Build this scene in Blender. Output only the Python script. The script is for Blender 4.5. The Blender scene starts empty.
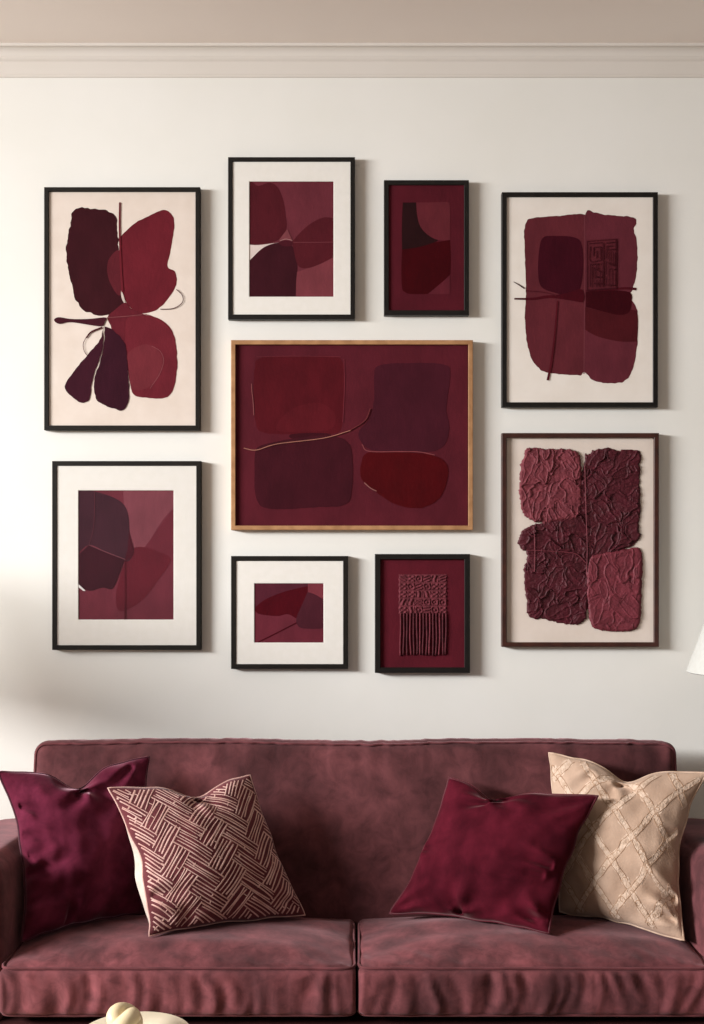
import bpy, bmesh, math, random
import numpy as np
from mathutils import Vector, noise
from mathutils.geometry import tessellate_polygon

random.seed(7)
SC = bpy.context.scene
COL = SC.collection

# ------------------------------------------------------------------ camera
F, HOR, CX = 1240.0, 560.0, 352.0          # focal length in pixels, eye-level row, centre column
CAMY, CAMZ = -4.3, 1.58
cam = bpy.data.cameras.new('camera'); co = bpy.data.objects.new('camera', cam); COL.objects.link(co)
co.location = (0, CAMY, CAMZ); co.rotation_euler = (math.pi/2, 0, 0)
cam.sensor_width = 36; cam.sensor_height = 36; cam.sensor_fit = 'AUTO'
cam.lens = 36*F/1024; cam.shift_y = (HOR-512)/1024
SC.camera = co
SC.view_settings.view_transform = 'Standard'
SC.view_settings.look = 'None'

def at(px, py, D):
    return Vector(((px-CX)*D/F, CAMY+D, CAMZ-(py-HOR)*D/F))

# --------------------------------------------------------------- materials
def lin(c):
    c = c/255.0
    return c/12.92 if c <= .04045 else ((c+.055)/1.055)**2.4
KP = .92
def rgb(c, k=1.0):
    return (min(lin(c[0])*k, .95), min(lin(c[1])*k, .95), min(lin(c[2])*k, .95), 1)
MATS = {}
def mat(name, c1, c2=None, scale=8, rough=.6, bump=0, bscale=60, sheen=0, sheen_rough=.4, sheen_tint=(1,1,1,1),
        spec=.3, k=1.0, stretch=(1,1,1), detail=4, lo=.35, hi=.65, metal=0, nap=0, nscale=14):
    if name in MATS: return MATS[name]
    m = bpy.data.materials.new(name); m.use_nodes = True
    nt = m.node_tree; N = nt.nodes; L = nt.links
    p = N['Principled BSDF']
    p.inputs['Roughness'].default_value = rough
    p.inputs['Specular IOR Level'].default_value = spec
    p.inputs['Metallic'].default_value = metal
    if sheen:
        p.inputs['Sheen Weight'].default_value = sheen
        p.inputs['Sheen Roughness'].default_value = sheen_rough
        p.inputs['Sheen Tint'].default_value = sheen_tint
    tc = N.new('ShaderNodeTexCoord'); mp = N.new('ShaderNodeMapping'); mp.inputs['Scale'].default_value = stretch
    L.new(tc.outputs['Object'], mp.inputs['Vector'])
    if c2 is None: c2 = tuple(x*.9 for x in c1)
    n = N.new('ShaderNodeTexNoise'); n.inputs['Scale'].default_value = scale; n.inputs['Detail'].default_value = detail
    L.new(mp.outputs['Vector'], n.inputs['Vector'])
    r = N.new('ShaderNodeValToRGB')
    r.color_ramp.elements[0].position = lo; r.color_ramp.elements[1].position = hi
    r.color_ramp.elements[0].color = rgb(c2, k); r.color_ramp.elements[1].color = rgb(c1, k)
    L.new(n.outputs['Fac'], r.inputs['Fac'])
    col = r.outputs['Color']
    if nap:
        n3 = N.new('ShaderNodeTexNoise'); n3.inputs['Scale'].default_value = nscale; n3.inputs['Detail'].default_value = 6
        n3.inputs['Roughness'].default_value = .65; n3.inputs['Distortion'].default_value = .6
        L.new(tc.outputs['Object'], n3.inputs['Vector'])
        mr = N.new('ShaderNodeMapRange'); mr.inputs['From Min'].default_value = .3; mr.inputs['From Max'].default_value = .7
        mr.inputs['To Min'].default_value = 1-nap; mr.inputs['To Max'].default_value = 1+nap
        L.new(n3.outputs['Fac'], mr.inputs['Value'])
        mx = N.new('ShaderNodeVectorMath'); mx.operation = 'SCALE'
        L.new(col, mx.inputs[0]); L.new(mr.outputs['Result'], mx.inputs['Scale']); col = mx.outputs['Vector']
    L.new(col, p.inputs['Base Color'])
    if bump:
        n2 = N.new('ShaderNodeTexNoise'); n2.inputs['Scale'].default_value = bscale; n2.inputs['Detail'].default_value = 5
        L.new(mp.outputs['Vector'], n2.inputs['Vector'])
        b = N.new('ShaderNodeBump'); b.inputs['Strength'].default_value = bump; b.inputs['Distance'].default_value = .01
        L.new(n2.outputs['Fac'], b.inputs['Height']); L.new(b.outputs['Normal'], p.inputs['Normal'])
    MATS[name] = m
    return m
def paint(c, rough=.85, spec=.05, var=.9, bump=.08):
    return mat('paint_%d_%d_%d_%d' % (*c, int(rough*100)), c, tuple(x*var for x in c), scale=16, rough=rough, spec=spec,
               bump=bump, bscale=90, k=KP, stretch=(1, 1, .6))

WOOD_SHADE = None
M_WALL = mat('wall_plaster', (229, 227, 222), (226, 224, 218), scale=3, rough=.9, spec=.1, bump=.03, bscale=120)
M_CEIL = mat('ceiling_paint', (250, 241, 235), (248, 239, 233), scale=3, rough=.9, spec=.1)
M_TRIM = mat('trim_paint', (214, 207, 200), (212, 205, 197), scale=3, rough=.7, spec=.2)
M_FLOOR = mat('floor_oak', (206, 186, 162), (190, 168, 142), scale=5, rough=.5, stretch=(1, 12, 1))
M_BLACK = mat('frame_black', (28, 24, 20), (22, 19, 16), scale=30, rough=.5, spec=.2, bump=.03)
M_BLACK2 = mat('frame_deep_black', (22, 18, 16), (17, 14, 12), scale=30, rough=.5, spec=.25, bump=.03)
M_OAK = mat('frame_oak', (176, 132, 92), (152, 110, 74), scale=26, rough=.5, spec=.3, stretch=(1, 1, 1), bump=.04)
M_BROWN = mat('frame_brown', (66, 34, 26), (50, 25, 20), scale=26, rough=.45, spec=.35, bump=.04)
M_MAT = mat('mat_board', (225, 221, 215), (222, 218, 211), scale=40, rough=.9, spec=.1)
M_CREAMP = mat('cream_paper', (217, 204, 194), (211, 197, 186), scale=14, rough=.9, spec=.1)
M_PAPER = mat('off_white_paper', (226, 218, 210), (221, 212, 203), scale=14, rough=.9, spec=.1)
M_BACK = mat('backing_board', (120, 100, 80), scale=20, rough=.9)
SHT = (1, .62, .66, 1)
M_SOFA = mat('sofa_suede', (119, 65, 69), (78, 42, 45), scale=7, rough=.85, spec=.15, bump=.12, bscale=28, sheen=.22,
             sheen_rough=.45, sheen_tint=SHT, nap=.40, nscale=20, stretch=(1, 1, .55))
M_SOFA_SHADED = mat('sofa_suede_shaded', (102, 57, 60), (70, 38, 40), scale=6, rough=.85, spec=.12, bump=.12, bscale=28, sheen=.2,
             sheen_rough=.45, sheen_tint=SHT, nap=.36, nscale=15, stretch=(1, 1, .7))  # same suede darkened for the backrest; its shade is put into the colour
M_PIPE = mat('sofa_piping', (108, 58, 62), (86, 45, 48), scale=20, rough=.8, spec=.15, sheen=.3, sheen_tint=SHT)
M_DARK = mat('sofa_base_fabric', (58, 28, 28), (44, 22, 22), scale=10, rough=.9, spec=.1)
M_LEG = mat('leg_wood', (48, 32, 24), (34, 22, 17), scale=14, rough=.5)
M_PLUM = mat('plum_velvet', (100, 36, 56), (70, 20, 35), scale=9, rough=.9, spec=.03, sheen=.7, sheen_rough=.3,
             sheen_tint=(1, .62, .72, 1), nap=.3, nscale=16, bump=.05, bscale=50)
M_BURG = mat('burgundy_velvet', (80, 20, 33), (57, 12, 22), scale=9, rough=.9, spec=.03, sheen=.3, sheen_rough=.3,
             sheen_tint=(1, .6, .6, 1), nap=.22, nscale=16, bump=.05, bscale=50)
M_BURGPIPE = mat('burgundy_piping', (80, 12, 27), (62, 9, 20), scale=20, rough=.6, sheen=.3, sheen_tint=(1, .4, .5, 1))
M_PLUMPIPE = mat('plum_piping', (70, 14, 34), (56, 10, 26), scale=20, rough=.6, sheen=.3, sheen_tint=(1, .4, .5, 1))
M_PATBASE = mat('pattern_ground', (104, 44, 50), (84, 33, 38), scale=14, rough=.85, bump=.15, bscale=160, sheen=.2)
M_PATLINE = mat('pattern_thread', (216, 178, 168), (192, 148, 138), scale=30, rough=.85, bump=.2, bscale=220)
M_CREAMFAB = mat('cream_linen', (206, 192, 180), (190, 174, 162), scale=30, rough=.9, bump=.15, bscale=220)
M_TAN = mat('tan_linen', (182, 154, 134), (164, 136, 116), scale=12, rough=.85, bump=.15, bscale=160, sheen=.15)
M_TANLINE = mat('tan_embroidery', (206, 182, 163), (180, 153, 132), scale=60, rough=.85, bump=.5, bscale=160)
M_TANTHREAD = mat('tan_thread', (164, 132, 108), (148, 116, 92), scale=60, rough=.85)
M_TANPIPE = mat('tan_piping', (204, 176, 156), (172, 144, 122), scale=30, rough=.85)
M_SHADE = mat('lamp_shade_linen', (192, 192, 187), (188, 187, 181), scale=60, rough=.9, bump=.05, bscale=200)
M_BRASS = mat('lamp_brass', (150, 112, 66), (132, 96, 54), scale=10, rough=.35, metal=1)
M_CERAMIC = mat('cream_ceramic', (236, 219, 182), (226, 206, 166), scale=10, rough=.35, spec=.5)
M_PLATE = mat('plate_glaze', (236, 224, 200), (228, 214, 188), scale=10, rough=.35, spec=.5)
M_TABLE = mat('table_walnut', (70, 44, 30), (50, 30, 20), scale=6, rough=.45, stretch=(1, 10, 1))

# --------------------------------------------------------------- helpers
def empty(name, loc=(0,0,0), label=None, cat=None, group=None):
    o = bpy.data.objects.new(name, None); o.location = loc; o.empty_display_size = .1; COL.objects.link(o)
    if label: o['label'] = label; o['category'] = cat
    if group: o['group'] = group
    return o
def mesh_obj(name, verts, faces, mats, parent=None, fm=None, smooth=False, label=None):
    """verts in world coordinates; a child keeps them relative to its parent's location"""
    off = parent_loc(parent)
    me = bpy.data.meshes.new(name)
    me.from_pydata([tuple(Vector(v)-off) for v in verts], [], [tuple(f) for f in faces])
    if not isinstance(mats, (list, tuple)): mats = [mats]
    for m in mats: me.materials.append(m)
    if fm is not None: me.polygons.foreach_set('material_index', fm)
    if smooth: me.polygons.foreach_set('use_smooth', [True]*len(me.polygons))
    me.update()
    o = bpy.data.objects.new(name, me); COL.objects.link(o)
    if parent: o.parent = parent
    if label: o['label'] = label
    return o
def parent_loc(p):
    v = Vector((0,0,0))
    while p is not None:
        v += p.location; p = p.parent
    return v
def recalc(o):
    bm = bmesh.new(); bm.from_mesh(o.data); bmesh.ops.recalc_face_normals(bm, faces=bm.faces); bm.to_mesh(o.data); bm.free()
def structure(o):
    o['kind'] = 'structure'; return o
class MB:
    def __init__(s): s.v = []; s.f = []; s.m = []
    def add(s, verts, faces, mi=0):
        b = len(s.v); s.v += [Vector(v) for v in verts]; s.f += [[i+b for i in f] for f in faces]; s.m += [mi]*len(faces)
    def box(s, lo, hi, mi=0):
        x0,y0,z0 = lo; x1,y1,z1 = hi
        s.add([(x0,y0,z0),(x1,y0,z0),(x1,y1,z0),(x0,y1,z0),(x0,y0,z1),(x1,y0,z1),(x1,y1,z1),(x0,y1,z1)],
              [(3,2,1,0),(4,5,6,7),(0,1,5,4),(1,2,6,5),(2,3,7,6),(3,0,4,7)], mi)
    def tube(s, pts, r, n=8, closed=False, mi=0, cap=True):
        pts = [Vector(p) for p in pts]; N = len(pts); rings = []
        prev = None
        for i, p in enumerate(pts):
            a = pts[(i-1) % N] if (closed or i > 0) else pts[0]
            b = pts[(i+1) % N] if (closed or i < N-1) else pts[-1]
            t = (b-a).normalized()
            if prev is None:
                up = Vector((0,0,1)) if abs(t.z) < .9 else Vector((0,1,0))
                nrm = (up - t*up.dot(t)).normalized()
            else:
                nrm = (prev - t*prev.dot(t)).normalized()
            prev = nrm; bi = t.cross(nrm)
            rr = r[i] if hasattr(r, '__len__') else r
            rings.append([p + (nrm*math.cos(2*math.pi*k/n) + bi*math.sin(2*math.pi*k/n))*rr for k in range(n)])
        vs = [v for R in rings for v in R]; fs = []
        for i in range(N if closed else N-1):
            j = (i+1) % N
            for k in range(n):
                fs.append((i*n+k, j*n+k, j*n+(k+1) % n, i*n+(k+1) % n))
        if cap and not closed:
            fs.append(tuple(range(n))[::-1]); fs.append(tuple((N-1)*n+k for k in range(n)))
        s.add(vs, fs, mi)
    def lathe(s, prof, c, n=48, mi=0):
        vs = []; fs = []
        for r, z in prof:
            for k in range(n):
                a = 2*math.pi*k/n; vs.append((c[0]+r*math.cos(a), c[1]+r*math.sin(a), c[2]+z))
        for i in range(len(prof)-1):
            for k in range(n):
                fs.append((i*n+k, i*n+(k+1) % n, (i+1)*n+(k+1) % n, (i+1)*n+k))
        s.add(vs, fs, mi)
    def build(s, name, mats, parent=None, smooth=False, label=None, bevel=0, fix=True):
        o = mesh_obj(name, s.v, s.f, mats, parent, s.m, smooth, label)
        if fix: recalc(o)
        if bevel:
            b = o.modifiers.new('bevel', 'BEVEL'); b.width = bevel; b.segments = 2; b.limit_method = 'ANGLE'
        return o

def curve_pts(P, closed=True, step=5):
    """smooth cubic through points; a 3-tuple marks a sharp corner"""
    n = len(P); Q = [Vector((p[0], p[1])) for p in P]; T = []
    for i in range(n):
        if len(P[i]) > 2: T.append(Vector((0,0))); continue
        if closed: T.append((Q[(i+1) % n]-Q[i-1])*.5)
        else: T.append((Q[min(i+1, n-1)]-Q[max(i-1, 0)])*(.5 if 0 < i < n-1 else 1))
    out = []
    for i in range(n if closed else n-1):
        j = (i+1) % n
        for k in range(step):
            t = k/step; t2 = t*t; t3 = t2*t
            out.append(Q[i]*(2*t3-3*t2+1)+T[i]*(t3-2*t2+t)+Q[j]*(-2*t3+3*t2)+T[j]*(t3-t2))
    if not closed: out.append(Q[-1].copy())
    return out
def ribbon(P, w, step=6):
    c = curve_pts(P, False, step); L = []; R = []
    for i, p in enumerate(c):
        t = (c[min(i+1, len(c)-1)]-c[max(i-1, 0)])
        if t.length < 1e-6: continue
        t.normalize(); nn = Vector((-t.y, t.x))
        f = i/(len(c)-1)
        ww = w if not hasattr(w, '__len__') else w[0]+(w[1]-w[0])*f
        L.append(p+nn*ww/2); R.append(p-nn*ww/2)
    return L, R
def clip(poly, r):
    x0, y0, x1, y1 = r
    def cut(P, inside, inter):
        out = []
        for i in range(len(P)):
            a, b = P[i-1], P[i]
            ia, ib = inside(a), inside(b)
            if ib:
                if not ia: out.append(inter(a, b))
                out.append(b)
            elif ia: out.append(inter(a, b))
        return out
    def ix(x): return lambda a, b: a+(b-a)*((x-a.x)/(b.x-a.x))
    def iy(y): return lambda a, b: a+(b-a)*((y-a.y)/(b.y-a.y))
    for ins, it in ((lambda p: p.x >= x0, ix(x0)), (lambda p: p.x <= x1, ix(x1)), (lambda p: p.y >= y0, iy(y0)), (lambda p: p.y <= y1, iy(y1))):
        if not poly: break
        poly = cut(poly, ins, it)
    return poly

class Art:
    """a painted sheet: base rectangle plus painted shapes, all given in zoom coordinates, at depth D from the eye"""
    def __init__(s, ox, oy, z, D, rect, base):
        s.ox, s.oy, s.z, s.D = ox, oy, z, D; s.rect = rect; s.mb = MB(); s.mats = [base]; s.k = 0
        x0, y0, x1, y1 = rect
        s.poly([Vector(p) for p in ((x0,y0),(x1,y0),(x1,y1),(x0,y1))], 0)
    def w(s, p, lift=0): return at(s.ox+p[0]/s.z, s.oy+p[1]/s.z, s.D-lift)
    def mi(s, m):
        if m not in s.mats: s.mats.append(m)
        return s.mats.index(m)
    def poly(s, P, mi):
        if len(P) < 3: return
        lift = s.k*.00022; s.k += 1
        tris = tessellate_polygon([[Vector((p.x, p.y, 0)) for p in P]])
        vs = [s.w(p, lift) for p in P]; fs = []
        for t in tris:
            a, b, c = [vs[i] for i in t]
            nrm = (b-a).cross(c-a)
            fs.append(t if nrm.y < 0 else t[::-1])
        s.mb.add(vs, fs, mi)
    def shape(s, c, P, rag=0, step=5, **kw):
        pts = curve_pts(P, True, step if not rag else 12)
        if rag:
            pts = [p+Vector((noise.noise(Vector((p.x*.06, p.y*.06, 1))), noise.noise(Vector((p.x*.06, p.y*.06, 5)))))*rag*.7 for p in pts]
        pts = clip(pts, s.rect)
        s.poly(pts, s.mi(paint(c, **kw)))
    def line(s, c, P, w, **kw):
        L, R = ribbon(P, w); i = s.mi(paint(c, **kw)); lift = s.k*.00022; s.k += 1
        vs = [s.w(p, lift) for p in L]+[s.w(p, lift) for p in R]; n = len(L)
        s.mb.add(vs, [(k, k+1, n+k+1, n+k) for k in range(n-1)], i)
    def tube(s, c, P, r, **kw):
        i = s.mi(paint(c, **kw)); s.mb.tube([s.w(p, s.k*.00022+.0004) for p in curve_pts(P, False, 6)], r, 6, mi=i)
    def build(s, name, parent, label=None):
        return s.mb.build(name, s.mats, parent, label=label, fix=False)

def frame(px, bar, m, label, name='framed_artwork', depth=.03, lip=True, sub=None):
    """mitred picture frame hung flat on the wall; px = outer edges of its front face in the photo"""
    D = 4.3-depth
    a = at(px[0], px[1], D); b = at(px[2], px[3], D)
    root = empty(name, ((a.x+b.x)/2, 0, b.z), label, 'picture', 'framed artworks on the wall')
    x0, x1, z0, z1 = a.x, b.x, b.z, a.z; w = bar*D/F; d = depth
    prof = [(0, -.001), (0, -d+.0015), (.0015, -d), (w-.0012, -d), (w, -d+.0012), (w, -.001)]
    vs = []; fs = []
    for (cx, cz, sx, sz) in ((x0, z0, 1, 1), (x1, z0, -1, 1), (x1, z1, -1, -1), (x0, z1, 1, -1)):
        for o, y in prof: vs.append((cx+sx*o, y, cz+sz*o))
    n = len(prof)
    for i in range(4):
        j = (i+1) % 4
        for k in range(n):
            fs.append((i*n+k, i*n+(k+1) % n, j*n+(k+1) % n, j*n+k))
    f = mesh_obj('frame', vs, fs, m, root); recalc(f)
    bb = MB(); bb.box((x0+w*.6, sub or -.0225, z0+w*.6), (x1-w*.6, -.003, z1-w*.6)); bb.build('backing_board', M_BACK, root)
    return root, (x0+w, x1-w, z0+w, z1-w)
def mat_board(root, inn, rect_px, m):
    """board with a bevelled window, in front of the print"""
    D = 4.3-.0265
    a = at(rect_px[0], rect_px[1], D); b = at(rect_px[2], rect_px[3], D)
    x0, x1, z0, z1 = inn; e = .002; yf, yb = -.0265, -.0250
    out = [(x0-e, z0-e), (x1+e, z0-e), (x1+e, z1+e), (x0-e, z1+e)]
    win = [(a.x, b.z), (b.x, b.z), (b.x, a.z), (a.x, a.z)]; g = .0015
    wb = [(a.x+g, b.z+g), (b.x-g, b.z+g), (b.x-g, a.z-g), (a.x+g, a.z-g)]
    vs = [(x, yf, z) for x, z in out]+[(x, yf, z) for x, z in win]+[(x, yb, z) for x, z in wb]
    fs = []
    for i in range(4):
        j = (i+1) % 4
        fs += [(i, j, 4+j, 4+i), (4+i, 4+j, 8+j, 8+i)]
    o = mesh_obj('mat_board', vs, fs, m, root)
    return o
DP = 4.3-.0238      # prints under a mat
DC = 4.3-.0235       # sheets without a mat

# ------------------------------------------------------------------- room
CEIL = 3.362
def quad(name, vs, m):
    return structure(mesh_obj(name, vs, [(0,1,2,3)], m))
b = MB(); b.box((-6.8, 0, -.05), (4.2, .12, CEIL+.1)); structure(b.build('wall_back', M_WALL))
b = MB(); b.box((-6.8, -6.8, -.05), (4.2, 0, 0)); structure(b.build('floor', M_FLOOR))
b = MB(); b.box((-6.8, -6.8, CEIL), (4.2, 0, CEIL+.1)); structure(b.build('ceiling', M_CEIL))
def extrude_x(prof, x0, x1):
    n = len(prof); vs = [(x0, y, z) for y, z in prof]+[(x1, y, z) for y, z in prof]
    return vs, [(i, (i+1) % n, n+(i+1) % n, n+i) for i in range(n)]+[tuple(range(n)), tuple(range(2*n-1, n-1, -1))]
cp = [(0, 3.252), (-.003, 3.253), (-.0045, 3.256), (-.0045, 3.260), (-.002, 3.264), (-.002, 3.308), (-.005, 3.311), (-.008, 3.316), (-.008, 3.321), (-.005, 3.325), (-.005, 3.328)]
for k in range(9):
    t = k/8*math.pi/2
    cp.append((-.005-.022*(1-math.cos(t)), 3.328+.024*math.sin(t)))
cp += [(-.028, 3.354), (-.028, CEIL), (0, CEIL)]
vs, fs = extrude_x(cp, -6.8, 4.2); o = mesh_obj('trim_1', vs, fs, M_TRIM); recalc(o); structure(o)
vs, fs = extrude_x([(0, 0), (-.018, 0), (-.018, .10), (-.012, .115), (0, .12)], -6.8, 4.2)
o = mesh_obj('baseboard_back', vs, fs, M_TRIM); recalc(o); structure(o)

# ------------------------------------------------------------ the nine pictures
# 1 large butterfly-like painting, upper left
root, inn = frame((44,187,200,430), 4.6, M_BLACK, 'tall black-framed abstract painting of dark wing-like lobes on cream, upper left of wall')
A = Art(30, 140, 3.415, DC, (60,170,570,982), M_CREAMP)
A.shape((58,22,28), [(150,240),(190,232),(265,243),(292,265),(300,330),(306,420),(318,540),(310,580),(250,600),(200,590),(160,555),(140,490),(127,420),(125,370),(135,300)], rag=7)
A.shape((104,32,42), [(305,335,1),(350,290),(400,262),(455,240),(485,255),(493,290),(480,380),(470,430),(495,450),(500,490),(480,530),(440,575),(390,592),(345,575),(318,530),(310,450)], rag=3)
A.shape((90,32,40), [(300,375),(268,410),(265,460),(285,510),(308,530),(318,470),(308,400)])
A.shape((108,36,46), [(270,612,1),(330,602),(400,598),(450,615),(490,660),(502,740),(500,800),(485,860),(455,882),(400,880),(355,870),(340,820),(330,740),(320,690),(285,660)], rag=3)
A.shape((112,44,52), [(330,735),(380,700),(420,705),(452,745),(440,800),(405,845),(350,850),(338,800)])
A.shape((98,32,42), [(325,555),(290,580),(265,605),(280,640),(320,690),(330,610),(390,598),(345,575)])
A.line((132,70,76), [(415,703),(445,722),(456,755),(442,800),(410,848)], 2.2)
A.shape((60,24,36), [(250,640,1),(240,680),(200,730),(150,790),(120,835),(130,865),(170,895),(195,893),(208,870),(213,820),(240,740),(250,700)], rag=4)
A.shape((56,22,34), [(255,636,1),(285,650),(320,690),(330,740),(338,840),(335,895),(315,922),(280,915),(235,895),(219,860),(222,810),(238,760),(252,700)], rag=4)
A.shape((206,190,180), [(313,515),(325,552),(317,550),(311,530)])
A.line((104,32,42), [(307,213),(306,300),(310,430),(316,520)], (6,7))
A.line((132,74,78), [(262,607),(330,602),(400,595)], 2.2)
A.shape((66,26,36), [(82,615),(98,605),(140,611),(200,611),(258,606),(255,622),(238,636),(140,622),(100,628)])
A.line((72,30,36), [(500,510),(520,530),(520,555),(490,575),(445,578)], 2.6)
A.line((72,30,36), [(247,640),(210,655),(192,676)], (6,5)); A.line((80,36,40), [(194,670),(182,695),(185,720),(197,738)], 2.2)
A.build('painting', root)

# 2 white-matted print, upper middle
root, inn = frame((228,157,355,319), 4.6, M_BLACK2, 'black-framed petal print in wide white mat, top of the wall left of centre')
mat_board(root, inn, (249,181,334,297), M_MAT)
A = Art(215, 145, 4.4, DP, (146,152,528,674), paint((106,46,56)))
A.shape((80,26,34), [(140,175),(190,180),(240,166),(275,185),(300,240),(312,310),(315,365),(290,410),(240,432),(185,438),(130,434)])
A.shape((218,200,194), [(140,436,1),(190,440),(285,428,1),(200,480),(165,510),(140,535,1)])
A.shape((122,58,66), [(340,690,1),(355,560,1),(400,545),(540,485,1),(540,690,1)])
A.shape((60,22,30), [(130,550),(175,485),(225,445),(290,428),(335,440),(355,480),(362,530),(357,600),(355,690,1),(130,690,1)])
A.shape((84,28,36), [(340,425,1),(380,380),(430,340),(485,318),(545,328,1),(545,480,1),(470,520),(405,542),(365,530),(348,470)])
A.shape((126,66,72), [(318,370,1),(341,422,1),(310,415),(280,420,1)])
A.shape((76,26,36), [(280,430),(310,420),(338,426),(335,444),(300,445)])
A.line((190,140,138), [(285,422),(312,414),(340,420)], 2)
A.line((124,62,70), [(345,428),(440,428),(526,427)], 2)
A.build('print', root)

# 3 small dark picture with maroon ground, upper right of centre
root, inn = frame((384,180,469,315), 4.8, M_BLACK2, 'small black-framed geometric print on maroon ground, upper row right of centre')
A = Art(370, 165, 5.867, DC, (102,112,560,858), paint((84,26,36)))
A.shape((62,7,13), [(190,470,1),(330,460),(470,440,1),(474,540),(472,640,1),(420,690),(338,757,1),(240,757),(205,745),(188,720),(184,600)])
A.shape((40,18,20), [(192,220,1),(272,220,1),(278,300),(310,370),(360,425),(400,442),(300,478),(188,496,1),(187,350)])
A.shape((98,38,46), [(272,220,1),(360,219),(450,218),(468,235),(470,340),(469,440,1),(400,440),(340,410),(295,360),(276,290)])
A.shape((94,34,44), [(468,650,1),(468,740),(455,757),(340,757,1)])
A.build('painting', root)

# 4 right top picture with embossed seal
root, inn = frame((502,192,658,407), 4.8, M_BLACK2, 'tall black-framed maroon patch collage with embossed maze square, upper right of wall')
A = Art(490, 180, 3.705, DC, (62,58,612,826), M_PAPER)
A.shape((98,40,48), [(135,155),(160,140),(250,133),(345,127),(353,170),(352,400),(350,640),(345,715),(300,722),(210,712),(165,680),(140,620),(130,520),(133,400),(128,250),(127,190)], rag=4)
A.shape((100,42,52), [(352,135),(390,121),(440,130),(530,138),(541,160),(533,185),(544,230),(545,330),(530,400),(520,430),(540,470),(547,500),(545,620),(525,710),(500,745),(450,753),(390,745),(350,712,1),(350,400)], rag=5)
A.line((112,54,62), [(350,128),(351,300),(350,500),(348,718)], 4)
A.shape((62,14,26), [(195,215),(230,207),(310,212),(340,240),(345,330),(330,410),(290,425),(240,418),(190,395),(178,340),(182,260)])
A.shape((78,24,30), [(353,470,1),(440,490),(520,480),(547,500),(545,598,1),(480,598),(400,580),(353,555,1)])
A.shape((58,10,18), [(355,415,1),(420,408),(515,415),(525,450),(515,490),(480,500),(430,490),(355,470,1)])
A.line((76,18,28), [(355,410),(450,405),(500,401),(542,404)], (6,10))
A.line((74,16,26), [(90,440),(160,440),(230,432),(345,447)], (6,13))
A.shape((70,14,24), [(230,430),(280,420),(340,405),(346,450),(300,446)])
A.line((82,28,36), [(132,410),(200,416),(245,427)], 4)
A.line((66,30,34), [(87,377),(105,387),(128,402)], (2,5))
A.line((84,22,32), [(250,448),(240,570),(228,670),(214,742)], (5,9))
ec = (68,22,30)
A.shape((92,36,44), [(358,222,1),(470,216,1),(468,402,1),(358,410,1)])
for P in ([(360,228),(468,220)], [(360,408),(468,400)], [(361,228),(361,408)], [(467,220),(467,400)], [(368,236),(418,232)], [(372,246),(372,300),(408,298)],
          [(384,250),(410,248)], [(384,250),(384,282)], [(396,262),(396,290)], [(410,248),(410,300)], [(420,232),(420,395)], [(430,234),(460,230)], [(432,246),(454,244)],
          [(432,246),(432,290)], [(444,258),(460,256)], [(444,258),(444,300)], [(458,268),(458,318)], [(372,312),(408,310)], [(372,312),(372,396)], [(384,324),(408,340)],
          [(396,312),(396,330)], [(384,324),(384,360)], [(384,360),(412,358)], [(396,370),(396,396)], [(384,384),(412,382)], [(410,340),(410,396)], [(432,302),(456,318)],
          [(432,302),(432,350)], [(444,330),(460,330)], [(444,330),(444,372)], [(456,344),(456,390)], [(432,362),(432,392)], [(432,390),(456,388)]):
    A.line(ec, P, 4.5)
A.build('painting', root)

# 5 big landscape painting in the oak frame
root, inn = frame((231,340,473,530), 4.4, M_OAK, 'wide oak-framed maroon painting of four rounded blocks, centre of the wall', depth=.034, sub=-.021)
A = Art(220, 330, 2.607, 4.3-.022, (36,36,646,512), paint((88,30,40)))
A.shape((84,21,29), [(110,72),(200,70),(290,68),(320,85),(323,150),(320,220),(310,265),(250,272),(130,270),(95,250),(88,170),(90,100)], rag=3)
A.shape((90,24,32), [(200,200),(260,190),(300,220),(290,258),(220,265),(150,262),(160,230)])
A.shape((60,18,26), [(185,272),(250,268),(290,272),(240,284),(190,284)])
A.shape((70,25,36), [(415,92),(500,86),(585,90),(600,115),(590,200),(597,250),(585,300),(540,318),(430,316),(385,308),(360,270),(390,230),(402,180),(402,120)], rag=2)
A.shape((64,21,30), [(110,300),(180,285),(280,275),(330,290),(345,330),(343,420),(325,455),(250,462),(130,466),(95,440),(90,370),(92,320)], rag=2)
A.shape((76,7,13), [(385,320),(460,318),(550,325),(590,350),(593,390),(570,440),(520,464),(460,455),(410,425),(370,390),(368,350)], rag=2, rough=.45, spec=.1)
A.line((150,96,92), [(376,398),(392,412),(408,420)], 2.5)
A.line((140,80,80), [(82,140),(83,160),(86,185),(88,222)], 2)
A.line((130,66,70), [(370,298),(388,316),(470,317),(520,318),(560,326)], 2.4)
A.line((116,44,54), [(323,75),(324,150),(320,240)], 1.6)
A.line((110,44,52), [(95,70),(200,68),(315,70)], 1.6)
A.tube((176,118,100), [(62,308),(95,313),(150,297),(270,282),(340,262)], .0015, rough=.4, spec=.5)
A.tube((110,50,52), [(338,262.5),(378,236),(392,205)], .0014)
A.build('painting', root)

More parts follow.
